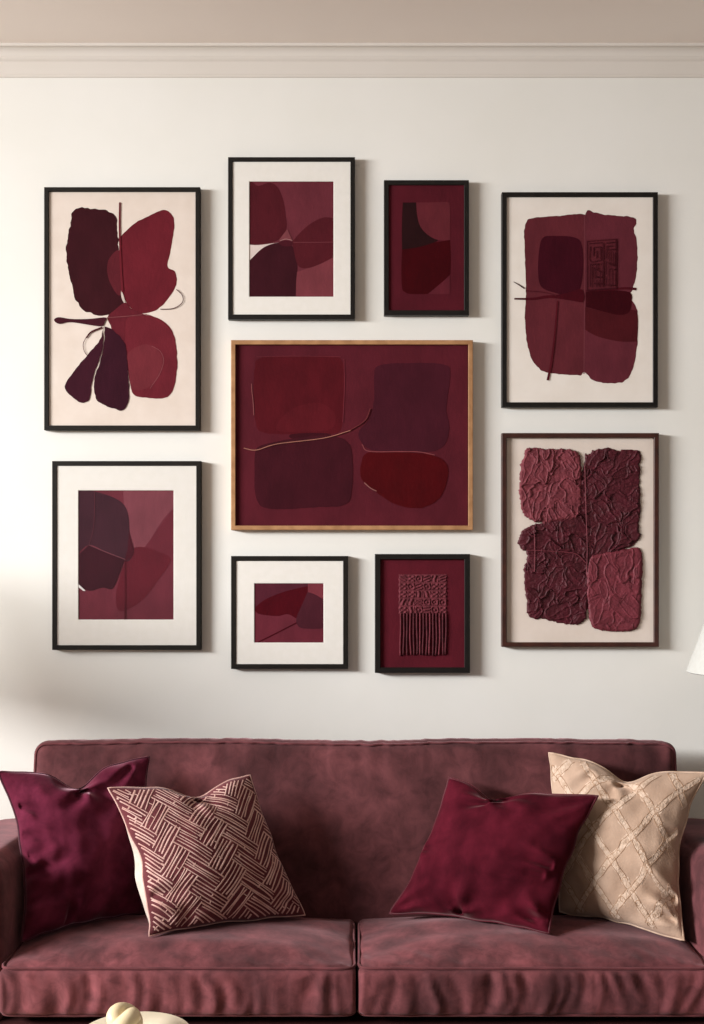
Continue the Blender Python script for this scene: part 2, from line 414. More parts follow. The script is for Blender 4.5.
# relief helper: textured patch with crumpled folds --------------------------------
def inside_mask(P, X, Y):
    n = len(P); ins = np.zeros(X.shape, bool)
    for i in range(n):
        x1, y1 = P[i-1].x, P[i-1].y; x2, y2 = P[i].x, P[i].y
        if y1 == y2: continue
        c = ((y1 > Y) != (y2 > Y)) & (X < (x2-x1)*(Y-y1)/(y2-y1)+x1)
        ins ^= c
    return ins
def edge_dist(P, X, Y):
    d = np.full(X.shape, 1e9)
    for i in range(len(P)):
        a = np.array(P[i-1]); bb = np.array(P[i]); ab = bb-a; l2 = ab@ab
        if l2 < 1e-12: continue
        t = np.clip(((X-a[0])*ab[0]+(Y-a[1])*ab[1])/l2, 0, 1)
        d = np.minimum(d, np.hypot(X-a[0]-t*ab[0], Y-a[1]-t*ab[1]))
    return d
def patch(root, name, A, P, m, seed, base, amp, cells, rag=6, step=1.7, edge=8, label=None, style='leaf'):
    rs = np.random.RandomState(seed)
    pts = curve_pts(P, True, 14)
    pts = [p+Vector((noise.noise(Vector((p.x*.07, p.y*.07, seed))), noise.noise(Vector((p.x*.07, p.y*.07, seed+9)))))*rag
           +Vector((noise.noise(Vector((p.x*.25, p.y*.25, seed))), noise.noise(Vector((p.x*.25, p.y*.25, seed+9)))))*rag*.6 for p in pts]
    xs = [p.x for p in pts]; ys = [p.y for p in pts]
    gx = np.arange(min(xs)-step, max(xs)+step*2, step); gy = np.arange(min(ys)-step, max(ys)+step*2, step)
    X, Y = np.meshgrid(gx, gy)
    ins = inside_mask(pts, X, Y); d = edge_dist(pts, X, Y)
    W = np.zeros(X.shape); WX = X.copy(); WY = Y.copy()
    for i in range(X.shape[0]):
        for j in range(X.shape[1]):
            if ins[i, j]:
                v = Vector((X[i, j]*.03, Y[i, j]*.03, seed))
                WX[i, j] += 14*noise.noise(v); WY[i, j] += 14*noise.noise(v+Vector((9, 3, 0)))
                W[i, j] = noise.noise(v*3.2)*.5+noise.noise(v*7)*.3
    # leaf-like overlapping scales: each its own slope and outline; the topmost wins
    H = np.zeros(X.shape)
    w, h = gx[-1]-gx[0], gy[-1]-gy[0]
    for _ in range(cells):
        sx, sy = gx[0]+rs.rand()*w, gy[0]+rs.rand()*h
        a = rs.rand()*math.pi*2; L = rs.uniform(30, 58); B = L*rs.uniform(.38, .62)
        u = ((WX-sx)*math.cos(a)+(WY-sy)*math.sin(a))/L; v = (-(WX-sx)*math.sin(a)+(WY-sy)*math.cos(a))/B
        r2 = np.where(np.abs(u) < 1.05, u*u+v*v*np.clip(1+.7*u, .35, 3), 9)
        hh = .10+.30*rs.rand()+.35*u+.25*np.sqrt(np.clip(1-r2, 0, 1))+.45*np.exp(-((r2-.86)/.13)**2)+.22*np.exp(-(v/.09)**2)*(r2 < .8)
        H = np.where(r2 < 1, hh, H)
    H = H+.3*W
    prof = np.clip(d/edge, 0, 1); prof = np.sqrt(1-(1-prof)**2)
    Z = (base*prof+amp*np.clip(H, -.3, 1.6)*np.clip(d/(edge*.8), 0, 1))
    idx = -np.ones(X.shape, int); vs = []; fs = []
    full = ins[:-1, :-1] & ins[1:, :-1] & ins[:-1, 1:] & ins[1:, 1:]
    use = np.zeros(X.shape, bool)
    use[:-1, :-1] |= full; use[1:, :-1] |= full; use[:-1, 1:] |= full; use[1:, 1:] |= full
    for i, j in zip(*np.nonzero(use)):
        idx[i, j] = len(vs); vs.append(A.w((X[i, j], Y[i, j]), .0006+Z[i, j]))
    for i, j in zip(*np.nonzero(full)):
        fs.append((idx[i, j], idx[i+1, j], idx[i+1, j+1], idx[i, j+1]))
    o = mesh_obj(name, vs, fs, m, root, smooth=True, label=label)
    return o

# 6 relief of four crumpled pads, lower right
root, inn = frame((502,433,659,647), 4.6, M_BROWN, 'dark-brown-framed textured relief of four crumpled maroon pads, lower right of wall', depth=.032, sub=-.0175)
A = Art(490, 420, 3.29, 4.3-.018, (55,55,550,738), M_CREAMP)
A.build('backdrop_sheet', root)
MP1 = mat('pad_rose', (116,49,58), (98,39,48), scale=30, rough=.65, spec=.3, bump=.25, bscale=120)
MP2 = mat('pad_wine', (76,17,30), (62,12,22), scale=30, rough=.6, spec=.3, bump=.25, bscale=120)
MP4 = mat('pad_raspberry', (112,43,54), (95,34,44), scale=30, rough=.6, spec=.3, bump=.2, bscale=120)
patch(root, 'crumpled_pad', A, [(90,400),(105,365),(140,345),(220,325),(300,310),(335,400),(325,520),(320,640),(290,675),(240,670),(170,655),(130,650),(118,600),(110,500),(120,440),(97,420)], MP2, 3, .003, .0080, 55, label='dark wine crumpled pad at lower left of the relief')
patch(root, 'crumpled_pad', A, [(320,110),(370,92),(420,98),(480,97),(495,120),(493,200),(497,290),(490,350),(497,380),(480,405),(430,430),(320,450),(285,330),(308,130)], MP2, 4, .0035, .0080, 55, label='dark wine crumpled pad at upper right of the relief')
patch(root, 'crumpled_pad', A, [(115,100),(150,90),(200,92),(250,93),(285,102),(300,130),(303,200),(300,290),(280,325),(230,335),(175,340),(125,325),(103,290),(96,230),(100,150)], MP1, 5, .0075, .0080, 55, rag=7, label='rose-red crumpled pad at upper left of the relief')
patch(root, 'crumpled_pad', A, [(330,450),(380,435),(440,425),(490,420),(503,460),(500,560),(497,650),(480,690),(430,697),(360,692),(330,670),(318,590),(315,500)], MP4, 6, .0075, .0056, 40, rag=3, edge=12, label='smooth-edged raspberry pad at lower right of the relief')
for P in ([(145,350),(148,440),(146,500)], [(120,428),(200,432),(280,440),(316,470)], [(312,150),(316,300),(320,420),(318,500)]):
    t = MB(); t.tube([A.w(p, .0105) for p in curve_pts(P, False, 8)], .0016, 6); t.build('raised_cord', MP1, root)

# 7 white-matted print behind glass, lower left
root, inn = frame((52,461,201,650), 4.8, M_BLACK, 'black-framed overlapping-leaf print in white mat behind glass, lower left of wall')
mat_board(root, inn, (78,490,174,620), M_MAT)
A = Art(30, 445, 3.705, DP, (174,162,538,655), paint((108,44,56)))
A.shape((124,64,74), [(345,160,1),(540,160,1),(540,225,1),(490,280),(440,360),(425,378),(385,382),(355,300)])
A.shape((104,38,50), [(425,378,1),(470,318),(540,225,1),(540,420),(470,400)])
A.shape((96,28,40), [(380,385),(420,378),(470,393),(522,425),(475,500),(430,560),(380,600),(330,614),(318,560),(335,480),(355,430)])
A.shape((64,32,42), [(165,155,1),(240,172),(310,195),(350,225),(365,270),(370,340),(385,385),(378,415),(355,432),(300,410),(220,370),(165,420,1)])
A.shape((58,20,30), [(218,371,1),(300,405),(350,425,1),(330,480),(305,533),(270,528),(225,540),(195,530),(165,505,1),(165,420,1)])
A.shape((70,20,32), [(366,320,1),(384,385),(376,415),(352,430),(362,380)])
A.shape((230,222,220), [(176,512,1),(206,540,1),(198,541,1),(176,524,1)])
A.line((82,20,32), [(352,430),(353,540),(352,655)], 5)
A.line((132,76,84), [(220,371),(290,400),(352,424)], 1.8)
A.line((96,44,54), [(240,170),(236,300),(218,372)], 1.6)
A.build('print', root)
m = bpy.data.materials.new('picture_glass'); m.use_nodes = True; nt = m.node_tree; nt.nodes.clear()
o_ = nt.nodes.new('ShaderNodeOutputMaterial'); mx = nt.nodes.new('ShaderNodeMixShader'); tr = nt.nodes.new('ShaderNodeBsdfTransparent'); gl = nt.nodes.new('ShaderNodeBsdfGlossy')
gl.inputs['Roughness'].default_value = .03; mx.inputs[0].default_value = .05
nt.links.new(tr.outputs[0], mx.inputs[1]); nt.links.new(gl.outputs[0], mx.inputs[2]); nt.links.new(mx.outputs[0], o_.inputs[0])
x0, x1, z0, z1 = inn
mesh_obj('glass_pane', [(x0-.001,-.0275,z0-.001),(x1+.001,-.0275,z0-.001),(x1+.001,-.0275,z1+.001),(x0-.001,-.0275,z1+.001)], [(0,1,2,3)], m, root)

# 8 small square white-matted print
root, inn = frame((231,556,348,669), 4.9, M_BLACK, 'small squarish black-framed print in white mat, bottom row left of centre')
mat_board(root, inn, (254,583,324,643), M_MAT)
A = Art(220, 540, 5.03, DP, (164,208,530,524), paint((106,42,54)))
A.shape((84,34,46), [(160,200,1),(444,200,1),(441,240,1),(350,255),(260,285),(200,320),(160,350,1)])
A.shape((76,12,22), [(172,345),(230,298),(330,258),(441,232,1),(440,268),(420,320),(382,394,1),(340,373),(290,382),(210,375),(180,362)])
A.shape((120,52,62), [(442,200,1),(535,200,1),(535,312,1),(480,275),(442,262,1)])
A.shape((76,32,42), [(440,262,1),(480,275),(535,308,1),(535,445,1),(420,445),(388,425),(385,390),(415,320)])
A.line((70,12,22), [(180,520),(290,465),(385,416)], 5)
A.build('print', root)

# 9 woven panel with fringe
root, inn = frame((375,554,470,673), 5.4, M_BLACK2, 'small black-framed woven maroon panel with hanging fringe, bottom row right of centre', depth=.034, sub=-.023)
A = Art(360, 540, 5.415, 4.3-.024, (108,100,572,698), paint((90,27,38)))
A.build('backdrop_sheet', root)
MW = mat('woven_yarn', (104,40,50), (84,27,36), scale=60, rough=.8, bump=.3, bscale=200)
MW2 = mat('fringe_yarn', (86,28,38), (60,16,24), scale=40, rough=.8, bump=.3, bscale=200)
st = 2.0
gx = np.arange(210, 472, st); gy = np.arange(186, 402, st)
X, Y = np.meshgrid(gx, gy)
rs = np.random.RandomState(11)
H = .0012*np.ones(X.shape)
cols = 6; rows = 5
for r in range(rows):
    for c in range(cols):
        cx = 212+(c+.5)*(258/cols); cy = 188+(r+.5)*(212/rows); hw, hh = 258/cols/2-3, 212/rows/2-4
        u = (X-cx)/hw; v = (Y-cy)/hh; ins = (abs(u) < 1) & (abs(v) < 1)
        k = rs.randint(4); ang = rs.uniform(-.5, .5)
        if k == 0: pat = np.cos((u*math.cos(ang)+v*math.sin(ang))*5)
        elif k == 1: pat = np.cos((v+ang*u)*7)
        elif k == 2: pat = np.cos(np.hypot(u, v)*6+ang)
        else: pat = np.cos(u*4+ang)*np.cos(v*5)
        H = np.where(ins, .0022+.0022*pat+.0006*rs.rand(), H)
H += .0004*rs.rand(*X.shape)
H[0, :] = H[-1, :] = 0; H[:, 0] = H[:, -1] = 0
vs = [A.w((X[i, j]+1.5*math.sin(Y[i, j]*.2), Y[i, j]), .0003+H[i, j]) for i in range(X.shape[0]) for j in range(X.shape[1])]
nc = X.shape[1]
fs = [(i*nc+j, (i+1)*nc+j, (i+1)*nc+j+1, i*nc+j+1) for i in range(X.shape[0]-1) for j in range(nc-1)]
mesh_obj('woven_panel', vs, fs, MW, root, smooth=True)
for k in range(15):
    x = 220+k*(246/14); t = MB(); ph = rs.rand()*6; a = rs.uniform(1, 5)
    path = [(x+a*math.sin(y*.022+ph)*(y-398)/230, y) for y in np.linspace(396, 622+rs.uniform(-4, 8), 14)]
    t.tube([A.w(p, .0032) for p in path], .0030, 7); t.build('fringe_strand', MW2 if k % 3 else MW, root, smooth=True)

# ------------------------------------------------------------------- sofa
def axis(L, r, n):
    return np.concatenate([np.linspace(0, r, 6)[:-1], np.linspace(r, L-r, n), np.linspace(L-r, L, 6)[1:]])
def cushion(name, lo, hi, r, n, m, parent, deform, label=None):
    """upholstered block: rounded box on a dense grid, then shaped by deform(p, q) with q in -1..1"""
    lo = Vector(lo); hi = Vector(hi); S = hi-lo
    ax = [axis(S[i], r, n[i]) for i in range(3)]
    seen = {}; vs = []; fs = []
    def vid(p):
        key = (round(p[0], 5), round(p[1], 5), round(p[2], 5))
        if key in seen: return seen[key]
        q = [min(max(p[i], r), S[i]-r) for i in range(3)]
        d = Vector([p[i]-q[i] for i in range(3)])
        w = Vector(q)+(d.normalized()*r if d.length > 1e-9 else Vector((0,0,0)))+lo
        uvw = Vector([2*p[i]/S[i]-1 for i in range(3)])
        seen[key] = len(vs); vs.append(deform(w, uvw)); return seen[key]
    for k in range(3):
        a, b2 = [i for i in range(3) if i != k]
        for e in (0, S[k]):
            ids = []
            for x in ax[a]:
                row = []
                for y in ax[b2]:
                    p = [0,0,0]; p[k] = e; p[a] = x; p[b2] = y; row.append(vid(p))
                ids.append(row)
            for i in range(len(ids)-1):
                for j in range(len(ids[0])-1):
                    fs.append((ids[i][j], ids[i+1][j], ids[i+1][j+1], ids[i][j+1]))
    o = mesh_obj(name, vs, fs, m, parent, smooth=True, label=label); recalc(o)
    return o
def nz(x, y, z): return noise.noise(Vector((x, y, z)))

YF = -.90                                   # seat front (3.40 m from the eye)
YB = -.43                                   # foot of the backrest
sofa = empty('sofa', (0, -.5, 0), 'long dusty burgundy suede sofa standing against the wall under the pictures', 'sofa')
b = MB(); b.box((-1.19, YF+.035, .10), (1.21, -.12, .30)); b.build('base', M_DARK, sofa, bevel=.01)
for sx in (-1.1, 1.1):
    for y in (-.80, -.18):
        t = MB(); t.tube([(sx, y, .10), (sx, y, .0)], [.026, .018], 16); t.build('leg', M_LEG, sofa, smooth=False)
def back_def(p, q):
    u, v, w = q
    y = p.y+.085*max(0, (w+1)/2)*1.0             # leans back towards the top
    if v < 0:
        f = (1-abs(u)**6)*(1-abs(w)**3)
        y -= .046*f*(1.05+.35*w)
        y -= .010*(-v)*nz(p.x*3, 1, p.z*4)*(1-abs(w)**4)
    # gathers under the top seam
    t = max(0, 1-(1-w)/.45) if w > 0 else 0
    g = nz(p.x*26, 7, p.z*2)+.6*nz(p.x*55, 3, p.z*3)
    y += .010*t*t*g*(1 if v < .5 else 0)
    z = p.z-.036*(v+1)/2*max(w, 0)+.004*nz(p.x*5, 2, 0)*max(w, 0)+.0025*g*max(w, 0)**6-.004*math.cos(u*math.pi*2)*max(w, 0)
    x = p.x*(1-.006*(w+1)/2)
    return Vector((x, y, z))
cushion('backrest', (-1.028, YB, .30), (1.050, -.175, 1.008), .045, (150, 8, 40), M_SOFA_SHADED, sofa, back_def)
pp = []
lo_, hi_, rr_ = Vector((-1.028, YB, .30)), Vector((1.050, -.175, 1.008)), .045
def rim(x, z, ox, oz):
    p = Vector((x+.70*rr_*ox, lo_.y+rr_-.72*rr_-.001, z+.70*rr_*oz))
    q = Vector((2*(p.x-lo_.x)/(hi_.x-lo_.x)-1, -1, 2*(p.z-lo_.z)/(hi_.z-lo_.z)-1))
    return back_def(p, q)
L_, R_, T_ = lo_.x+rr_, hi_.x-rr_, hi_.z-rr_
for k in range(12): pp.append(rim(L_, .36+(T_-.36)*k/12, -1, 0))
for k in range(9): a = math.pi-k/8*math.pi/2; pp.append(rim(L_, T_, math.cos(a), math.sin(a)))
for k in range(1, 160): pp.append(rim(L_+(R_-L_)*k/160, T_, 0, 1))
for k in range(9): a = math.pi/2-k/8*math.pi/2; pp.append(rim(R_, T_, math.cos(a), math.sin(a)))
for k in range(1, 13): pp.append(rim(R_, T_+(.36-T_)*k/12, 1, 0))
t = MB(); t.tube(pp, .0042, 6); t.build('piping', M_PIPE, sofa, smooth=True)

def seat_def(p, q):
    side = 1 if p.x < .0135 else -1          # the edge at the middle gap droops more
    u, v, w = q
    z = p.z; y = p.y; x = p.x
    if w > -1:
        z += .047*(1-abs(u)**(2.6 if u*side > 0 else 5))*(1-abs(max(v, -1))**2.6)*max(w, 0)
        if w > .5:
            fr = max(0, 1-(v+1)/.55)
            z += .0085*(nz(x*22+3*v, v*3, 4)+.5*nz(x*48, v*4, 9))*fr*min(1, (v+1)*9)
            z += .007*nz(x*5, v*2.5, 2)*(1-abs(v)**4)
    if v < -.6:
        k = 1-abs(w)**6
        y -= .012*k
        g = nz(x*20, 3, z*5)+.7*nz(x*42+nz(x*6, 0, z*9)*1.6, 5, z*7)
        y += .0125*g*(1-abs(w)**5)
    return Vector((x, y, z))
for i, (xa, xb) in enumerate(((-.968, .010), (.017, .990))):
    c = cushion('seat_cushion', (xa, YF, .326), (xb, YB+.01, .462), .020, (100, 50, 14), M_SOFA, sofa, seat_def)
    for zz, ys in ((.4585, 1), (.3305, 1)):
        e = .005
        path = curve_pts([(xa+e, YB-.05, 1), (xa+e*.6, YF+.09), (xa+e*.6, YF+.03), (xa+.022, YF+e), (xa+.08, YF+e*.6, 1), (xb-.08, YF+e*.6, 1), (xb-.022, YF+e), (xb-e*.6, YF+.03), (xb-e*.6, YF+.09), (xb-e, YB-.05, 1)], False, 12)
        t = MB(); t.tube([Vector((px, py, zz+.0012*nz(px*14, py*3, zz))) for px, py in path], .0042, 6); t.build('piping', M_PIPE, c, smooth=True)
def arm_def(s):
    def f(p, q):
        u, v, w = q
        x = p.x-s*.014*(1-abs(v)**4)*(1-abs(w)**4)*(1 if u*s < 0 else 0)
        z = p.z+(.012*(1-abs(u)**2)-.035*(v+1)/2)*max(w, 0)
        return Vector((x+.003*nz(p.y*6, p.z*6, s), p.y, z))
    return f
cushion('arm', (-1.20, YF+.02, .12), (-.978, -.16, .748), .045, (14, 36, 30), M_SOFA, sofa, arm_def(-1))
cushion('arm', (1.0, YF+.02, .12), (1.22, -.16, .748), .045, (14, 36, 30), M_SOFA, sofa, arm_def(1))

# ---------------------------------------------------------------- throw pillows
class Pillow:
    """sewn square cushion: two bulging sheets between four corner points TL, TR, BR, BL"""
    def __init__(s, corners, thick, pinch, dip, creases, seed, wr=.004, bk=.9):
        s.c = [np.array(c) for c in corners]; s.T = thick; s.pinch = pinch; s.dip = dip; s.cr = creases; s.seed = seed; s.wr = wr; s.bk = bk; s.gath = []; s.puff = 0
        TL, TR, BR, BL = s.c
        n = np.cross(TR-BL, TL-BR); n /= np.linalg.norm(n)
        if n[1] > 0: n = -n
        s.n = n; s.up = (TL+TR-BL-BR)/2; s.right = (TR+BR-TL-BL)/2
    def base(s, u, v):
        TL, TR, BR, BL = s.c
        pl, pr, pt, pb = s.pinch                 # left, right, top, bottom
        ku = np.where(u < 0, pl, pr); kv = np.where(v > 0, pt, pb)
        uu = u*(1-ku*(1-v**2)*abs(u)); vv = v*(1-kv*(1-u**2)*abs(v))
        du, dd, dw = s.dip
        vv = vv-dd*np.exp(-((u-du)/dw)**2)*np.clip((v+.2)/1.2, 0, 1)**3
        q = np.vectorize(lambda x, y: nz(x*3.1, y*3.1, s.seed+20.5))(u, v)
        m4 = (1-np.abs(u)**8*np.abs(v)**8)
        uu = uu+.035*q*u*np.abs(u)**3*m4; vv = vv+.035*q*v*np.abs(v)**3*m4
        a = ((1-uu)/2)[..., None]; b2 = ((1+uu)/2)[..., None]; c = ((1+vv)/2)[..., None]; d = ((1-vv)/2)[..., None]
        return a*c*TL+b2*c*TR+b2*d*BR+a*d*BL
    def surf(s, u, v, side=1, lift=0):
        u = np.asarray(u, float); v = np.asarray(v, float)
        p = s.base(u, v)
        e = np.clip((1-u**2), 0, 1)*np.clip((1-v**2), 0, 1)
        h = .58*s.T*np.power(e, .48)*(.75+.25*np.cos(u*1.3)*np.cos(v*1.3))
        if side > 0:
            g = np.zeros(u.shape)
            for (u0, v0, u1, v1, w, dep) in s.cr:
                ax, ay = u1-u0, v1-v0; l2 = ax*ax+ay*ay
                t = ((u-u0)*ax+(v-v0)*ay)/l2; tc = np.clip(t, 0, 1)
                w = w*1.35*(.55+.9*tc); d = np.hypot(u-u0-tc*ax, v-v0-tc*ay)
                sgn = ((u-u0)*ay-(v-v0)*ax)/math.sqrt(l2)
                fade = np.clip(1.15-t, 0, 1)
                g += 1.25*dep*fade*(-np.exp(-(d/w)**2)+.75*np.exp(-((d-2*w)/w)**2)*np.where(sgn > 0, 1, .55))
            h = h+g*np.clip(e*9, 0, 1)
            for (u0, v0, k, amp, rad, th0, spr) in s.gath:   # folds fanning out of a pinch
                ro = np.hypot(u-u0, v-v0); th = np.arctan2(v-v0, u-u0)
                dth = (th-th0+math.pi) % (2*math.pi)-math.pi
                ww = np.vectorize(lambda x, y: nz(x*3, y*3, s.seed+40))(u, v)
                f = np.cos(k*dth+2.2*ww+1.2)
                g += 1.9*amp*np.sign(f)*np.abs(f)**.8*(ro/rad)*np.exp(1-ro/rad)*np.exp(-(dth/spr)**2)
            fl = np.vectorize(lambda x, y: nz(x*2.2, y*2.2, s.seed)*1.0+.55*nz(x*5, y*5, s.seed+3))(u, v)
            h = h+s.wr*fl*np.clip(e*5, 0, 1)
        if side > 0: return p+(h+lift)[..., None]*s.n
        sp = s.puff*np.exp(-((u+.9)/.11)**2)*(1-np.exp(-((u+1)/.03)**2))*np.clip(1-v**2, 0, 1)**.7*np.clip(.75-1.3*v, 0, 1)
        return p-(h*s.bk)[..., None]*s.n-sp[..., None]*(s.right/np.linalg.norm(s.right))
    def build(s, name, label, cat, group, mf, mb_, mpipe, N=84, rpipe=.004, extra=None, gusset=0):
        # gusset: the seam sits forward of the middle so the back sheet shows at the side
        base_pt = (s.c[2]+s.c[3])/2
        root = empty(name, tuple(base_pt), label, cat, group)
        g = np.sin(np.linspace(-1, 1, N)*math.pi/2)
        U, V = np.meshgrid(g, g)
        P = s.surf(U, V)
        vs = [tuple(x) for x in P.reshape(-1, 3)]
        fs = [(i*N+j, i*N+j+1, (i+1)*N+j+1, (i+1)*N+j) for i in range(N-1) for j in range(N-1)]
        fm = [0]*len(fs); mats = [mf]
        if extra:
            for (mm, strips) in extra:
                mats.append(mm)
                for vv, ff in strips:
                    b0 = len(vs); vs += vv; fs += [tuple(i+b0 for i in f) for f in ff]; fm += [len(mats)-1]*len(ff)
        mesh_obj('front_cover', vs, fs, mats, root, fm, smooth=True)
        Pb = s.surf(U, V, -1)
        vs = [tuple(x) for x in Pb.reshape(-1, 3)]
        fs = [(i*N+j, (i+1)*N+j, (i+1)*N+j+1, i*N+j+1) for i in range(N-1) for j in range(N-1)]
        mesh_obj('back_cover', vs, fs, mb_, root, smooth=True)
        k = np.linspace(-1, 1, 40)[:-1]; o1 = np.ones(39)
        uu = np.concatenate([k, o1, -k, -o1]); vv = np.concatenate([-o1, k, o1, -k])
        pts = s.base(uu, vv)
        t = MB(); t.tube([tuple(p) for p in pts], rpipe, 7, closed=True)
        t.build('piping', mpipe, root, smooth=True)
        return root
    def strip(s, pts, w, lift=.0012, aspect=1.0):
        """flat raised line through uv points"""
        pts = np.array(pts, float); n = len(pts)
        t = np.gradient(pts, axis=0); t /= np.maximum(np.linalg.norm(t, axis=1, keepdims=True), 1e-9)
        nn = np.stack([-t[:, 1], t[:, 0]], 1)*(np.array(w).reshape(-1, 1) if hasattr(w, '__len__') else w)/2
        L = np.clip(pts+nn, -.985, .985); R = np.clip(pts-nn, -.985, .985)
        def e(a): return s.surf(a[:, 0], a[:, 1], 1, lift)
        def e0(a): return s.surf(a[:, 0], a[:, 1], 1, lift*.2)
        C = np.clip(pts, -.985, .985)
        vs = [tuple(x) for x in np.concatenate([e0(L), e(C), e0(R)])]
        fs = []
        for i in range(n-1):
            fs += [(i, i+1, n+i+1, n+i), (n+i, n+i+1, 2*n+i+1, 2*n+i)]
        return vs, fs

def P(px, py, D): return tuple(at(px, py, D))
GRP = 'throw pillows on the sofa'
# plum velvet, far left
A1 = Pillow([P(-2,772,3.660), P(149,757,3.850), P(142,912,3.750), P(22,941,3.535)], .17, (.185,.06,.06,.05), (.02,.25,.30),
            [(.02,.86,-.25,.45,.05,.018),(.05,.86,.35,.55,.06,.016),(-.98,-.25,-.2,-.18,.06,.022),(-.95,.2,-.45,.12,.05,.010),(-.9,-.05,-.4,-.08,.05,.009),(-.95,-.6,-.3,-.45,.05,.012),(.7,.9,.3,.6,.06,.012),(-.3,-.95,-.2,-.5,.05,.01),(-.9,.55,-.4,.4,.05,.010)], 2, .015)
A1.gath = [(.02,.72,7,.012,.34,-1.57,1.1), (-.92,-.25,8,.012,.30,0,1.0), (-1,.3,7,.008,.3,-.2,.8), (.85,.9,7,.007,.3,-2.3,.6), (0,-1,8,.008,.25,1.57,1.2)]
A1.build('throw_pillow', 'plum velvet throw pillow leaning in the left corner of the sofa', 'pillow', GRP, M_PLUM, M_PLUM, M_PLUMPIPE)
# burgundy velvet, right of centre
C1 = Pillow([P(449,778,3.840), P(598,796,3.665), P(549,933.5,3.535), P(390,913,3.780)], .16, (.10,.09,.05,.06), (-.30,.22,.30),
            [(-.2,.88,-.75,.55,.05,.016),(-.2,.9,.15,.62,.05,.014),(-.2,.9,.4,.8,.04,.010),(-.97,-.05,-.7,-.1,.05,.014),(.85,-.1,.25,.02,.05,.016),(.8,-.25,.4,-.22,.04,.010),(-.1,-.95,-.3,-.55,.05,.015),(-.12,-.95,.12,-.6,.05,.012),(.9,-.95,.45,-.6,.06,.016),(.95,-.85,.6,-.82,.05,.016),(-.9,-.9,-.5,-.7,.05,.01),(.9,.9,.3,.62,.06,.008)], 5, .010)
C1.gath = [(-.3,.70,6,.011,.36,-1.57,1.2), (-.95,-.05,8,.009,.22,0,1.0), (.92,-.12,8,.011,.26,3.14,.8), (-.1,-1,9,.012,.24,1.57,1.3), (.95,-.95,8,.012,.24,2.3,.7), (.9,.9,6,.006,.3,-2.4,.6)]
C1.build('throw_pillow', 'burgundy velvet throw pillow in front of the tan pillow', 'pillow', GRP, M_BURG, M_BURG, M_BURGPIPE)

# patterned pillow, left of centre
B1 = Pillow([P(108,788,3.620), P(250,775,3.790), P(305,915,3.760), P(149,936,3.525)], .16, (.15,.06,.06,.055), (.14,.21,.32),
            [(.1,.9,-.1,.6,.06,.010),(.1,.9,.4,.6,.06,.010),(-.97,-.5,-.55,-.5,.07,.012),(.95,-.9,.6,-.7,.05,.010),(-.6,-.97,-.5,-.7,.06,.010)], 8, .005, 1.45)
B1.puff = .027; B1.gath = [(.14,.72,6,.007,.34,-1.57,1.2), (-.95,-.5,7,.007,.25,0,.9), (.95,-.9,7,.006,.25,2.3,.6)]
rs = random.Random(5); strips = []
Wd = .235; NL = 5
def uvof(s_, t_, ang=math.radians(47)):
    return (s_*math.cos(ang)-t_*math.sin(ang), s_*math.sin(ang)+t_*math.cos(ang))
def seg(a, bb, w):
    n = 15; pts = []
    j1, j2 = rs.uniform(-.018, .018), rs.uniform(-.018, .018)
    for k in range(n):
        f = k/(n-1); x = a[0]+(bb[0]-a[0])*f; y = a[1]+(bb[1]-a[1])*f
        pts.append(uvof(x+j1*math.sin(f*3), y+j2*math.sin(f*3)))
    pts = [p for p in pts if abs(p[0]) < .98 and abs(p[1]) < .98]
    if len(pts) >= 3: strips.append(B1.strip(pts, w, .0016))
for x in range(-9, 10):
    for y in range(-9, 10):
        k = (x-y) % 4
        if k == 0: ox, oy, lx, ly = x, y, 2, 1
        elif k == 3: ox, oy, lx, ly = x, y, 1, 2
        else: continue
        for i in range(NL):
            f = (i+.4)/NL+rs.uniform(-.03, .03)
            a = rs.uniform(-.16, .08); e = rs.uniform(-.16, .08)
            w = rs.uniform(.013, .023)
            if lx == 2: seg(((ox+a)*Wd, (oy+f)*Wd), ((ox+2-e)*Wd, (oy+f)*Wd), w)
            else: seg(((ox+f)*Wd, (oy+a)*Wd), ((ox+f)*Wd, (oy+2-e)*Wd), w)
            if rs.random() < .3:
                q = rs.uniform(.3, 1.7)
                if lx == 2: seg(((ox+q)*Wd, (oy+f)*Wd), ((ox+q)*Wd, (oy+f+1/NL)*Wd), w)
                else: seg(((ox+f)*Wd, (oy+q)*Wd), ((ox+f+1/NL)*Wd, (oy+q)*Wd), w)
B1.build('throw_pillow', 'throw pillow with cream broken herringbone lines on burgundy and a cream back', 'pillow', GRP, M_PATBASE, M_CREAMFAB, M_PATLINE, rpipe=.0028, extra=[(M_PATLINE, strips)])

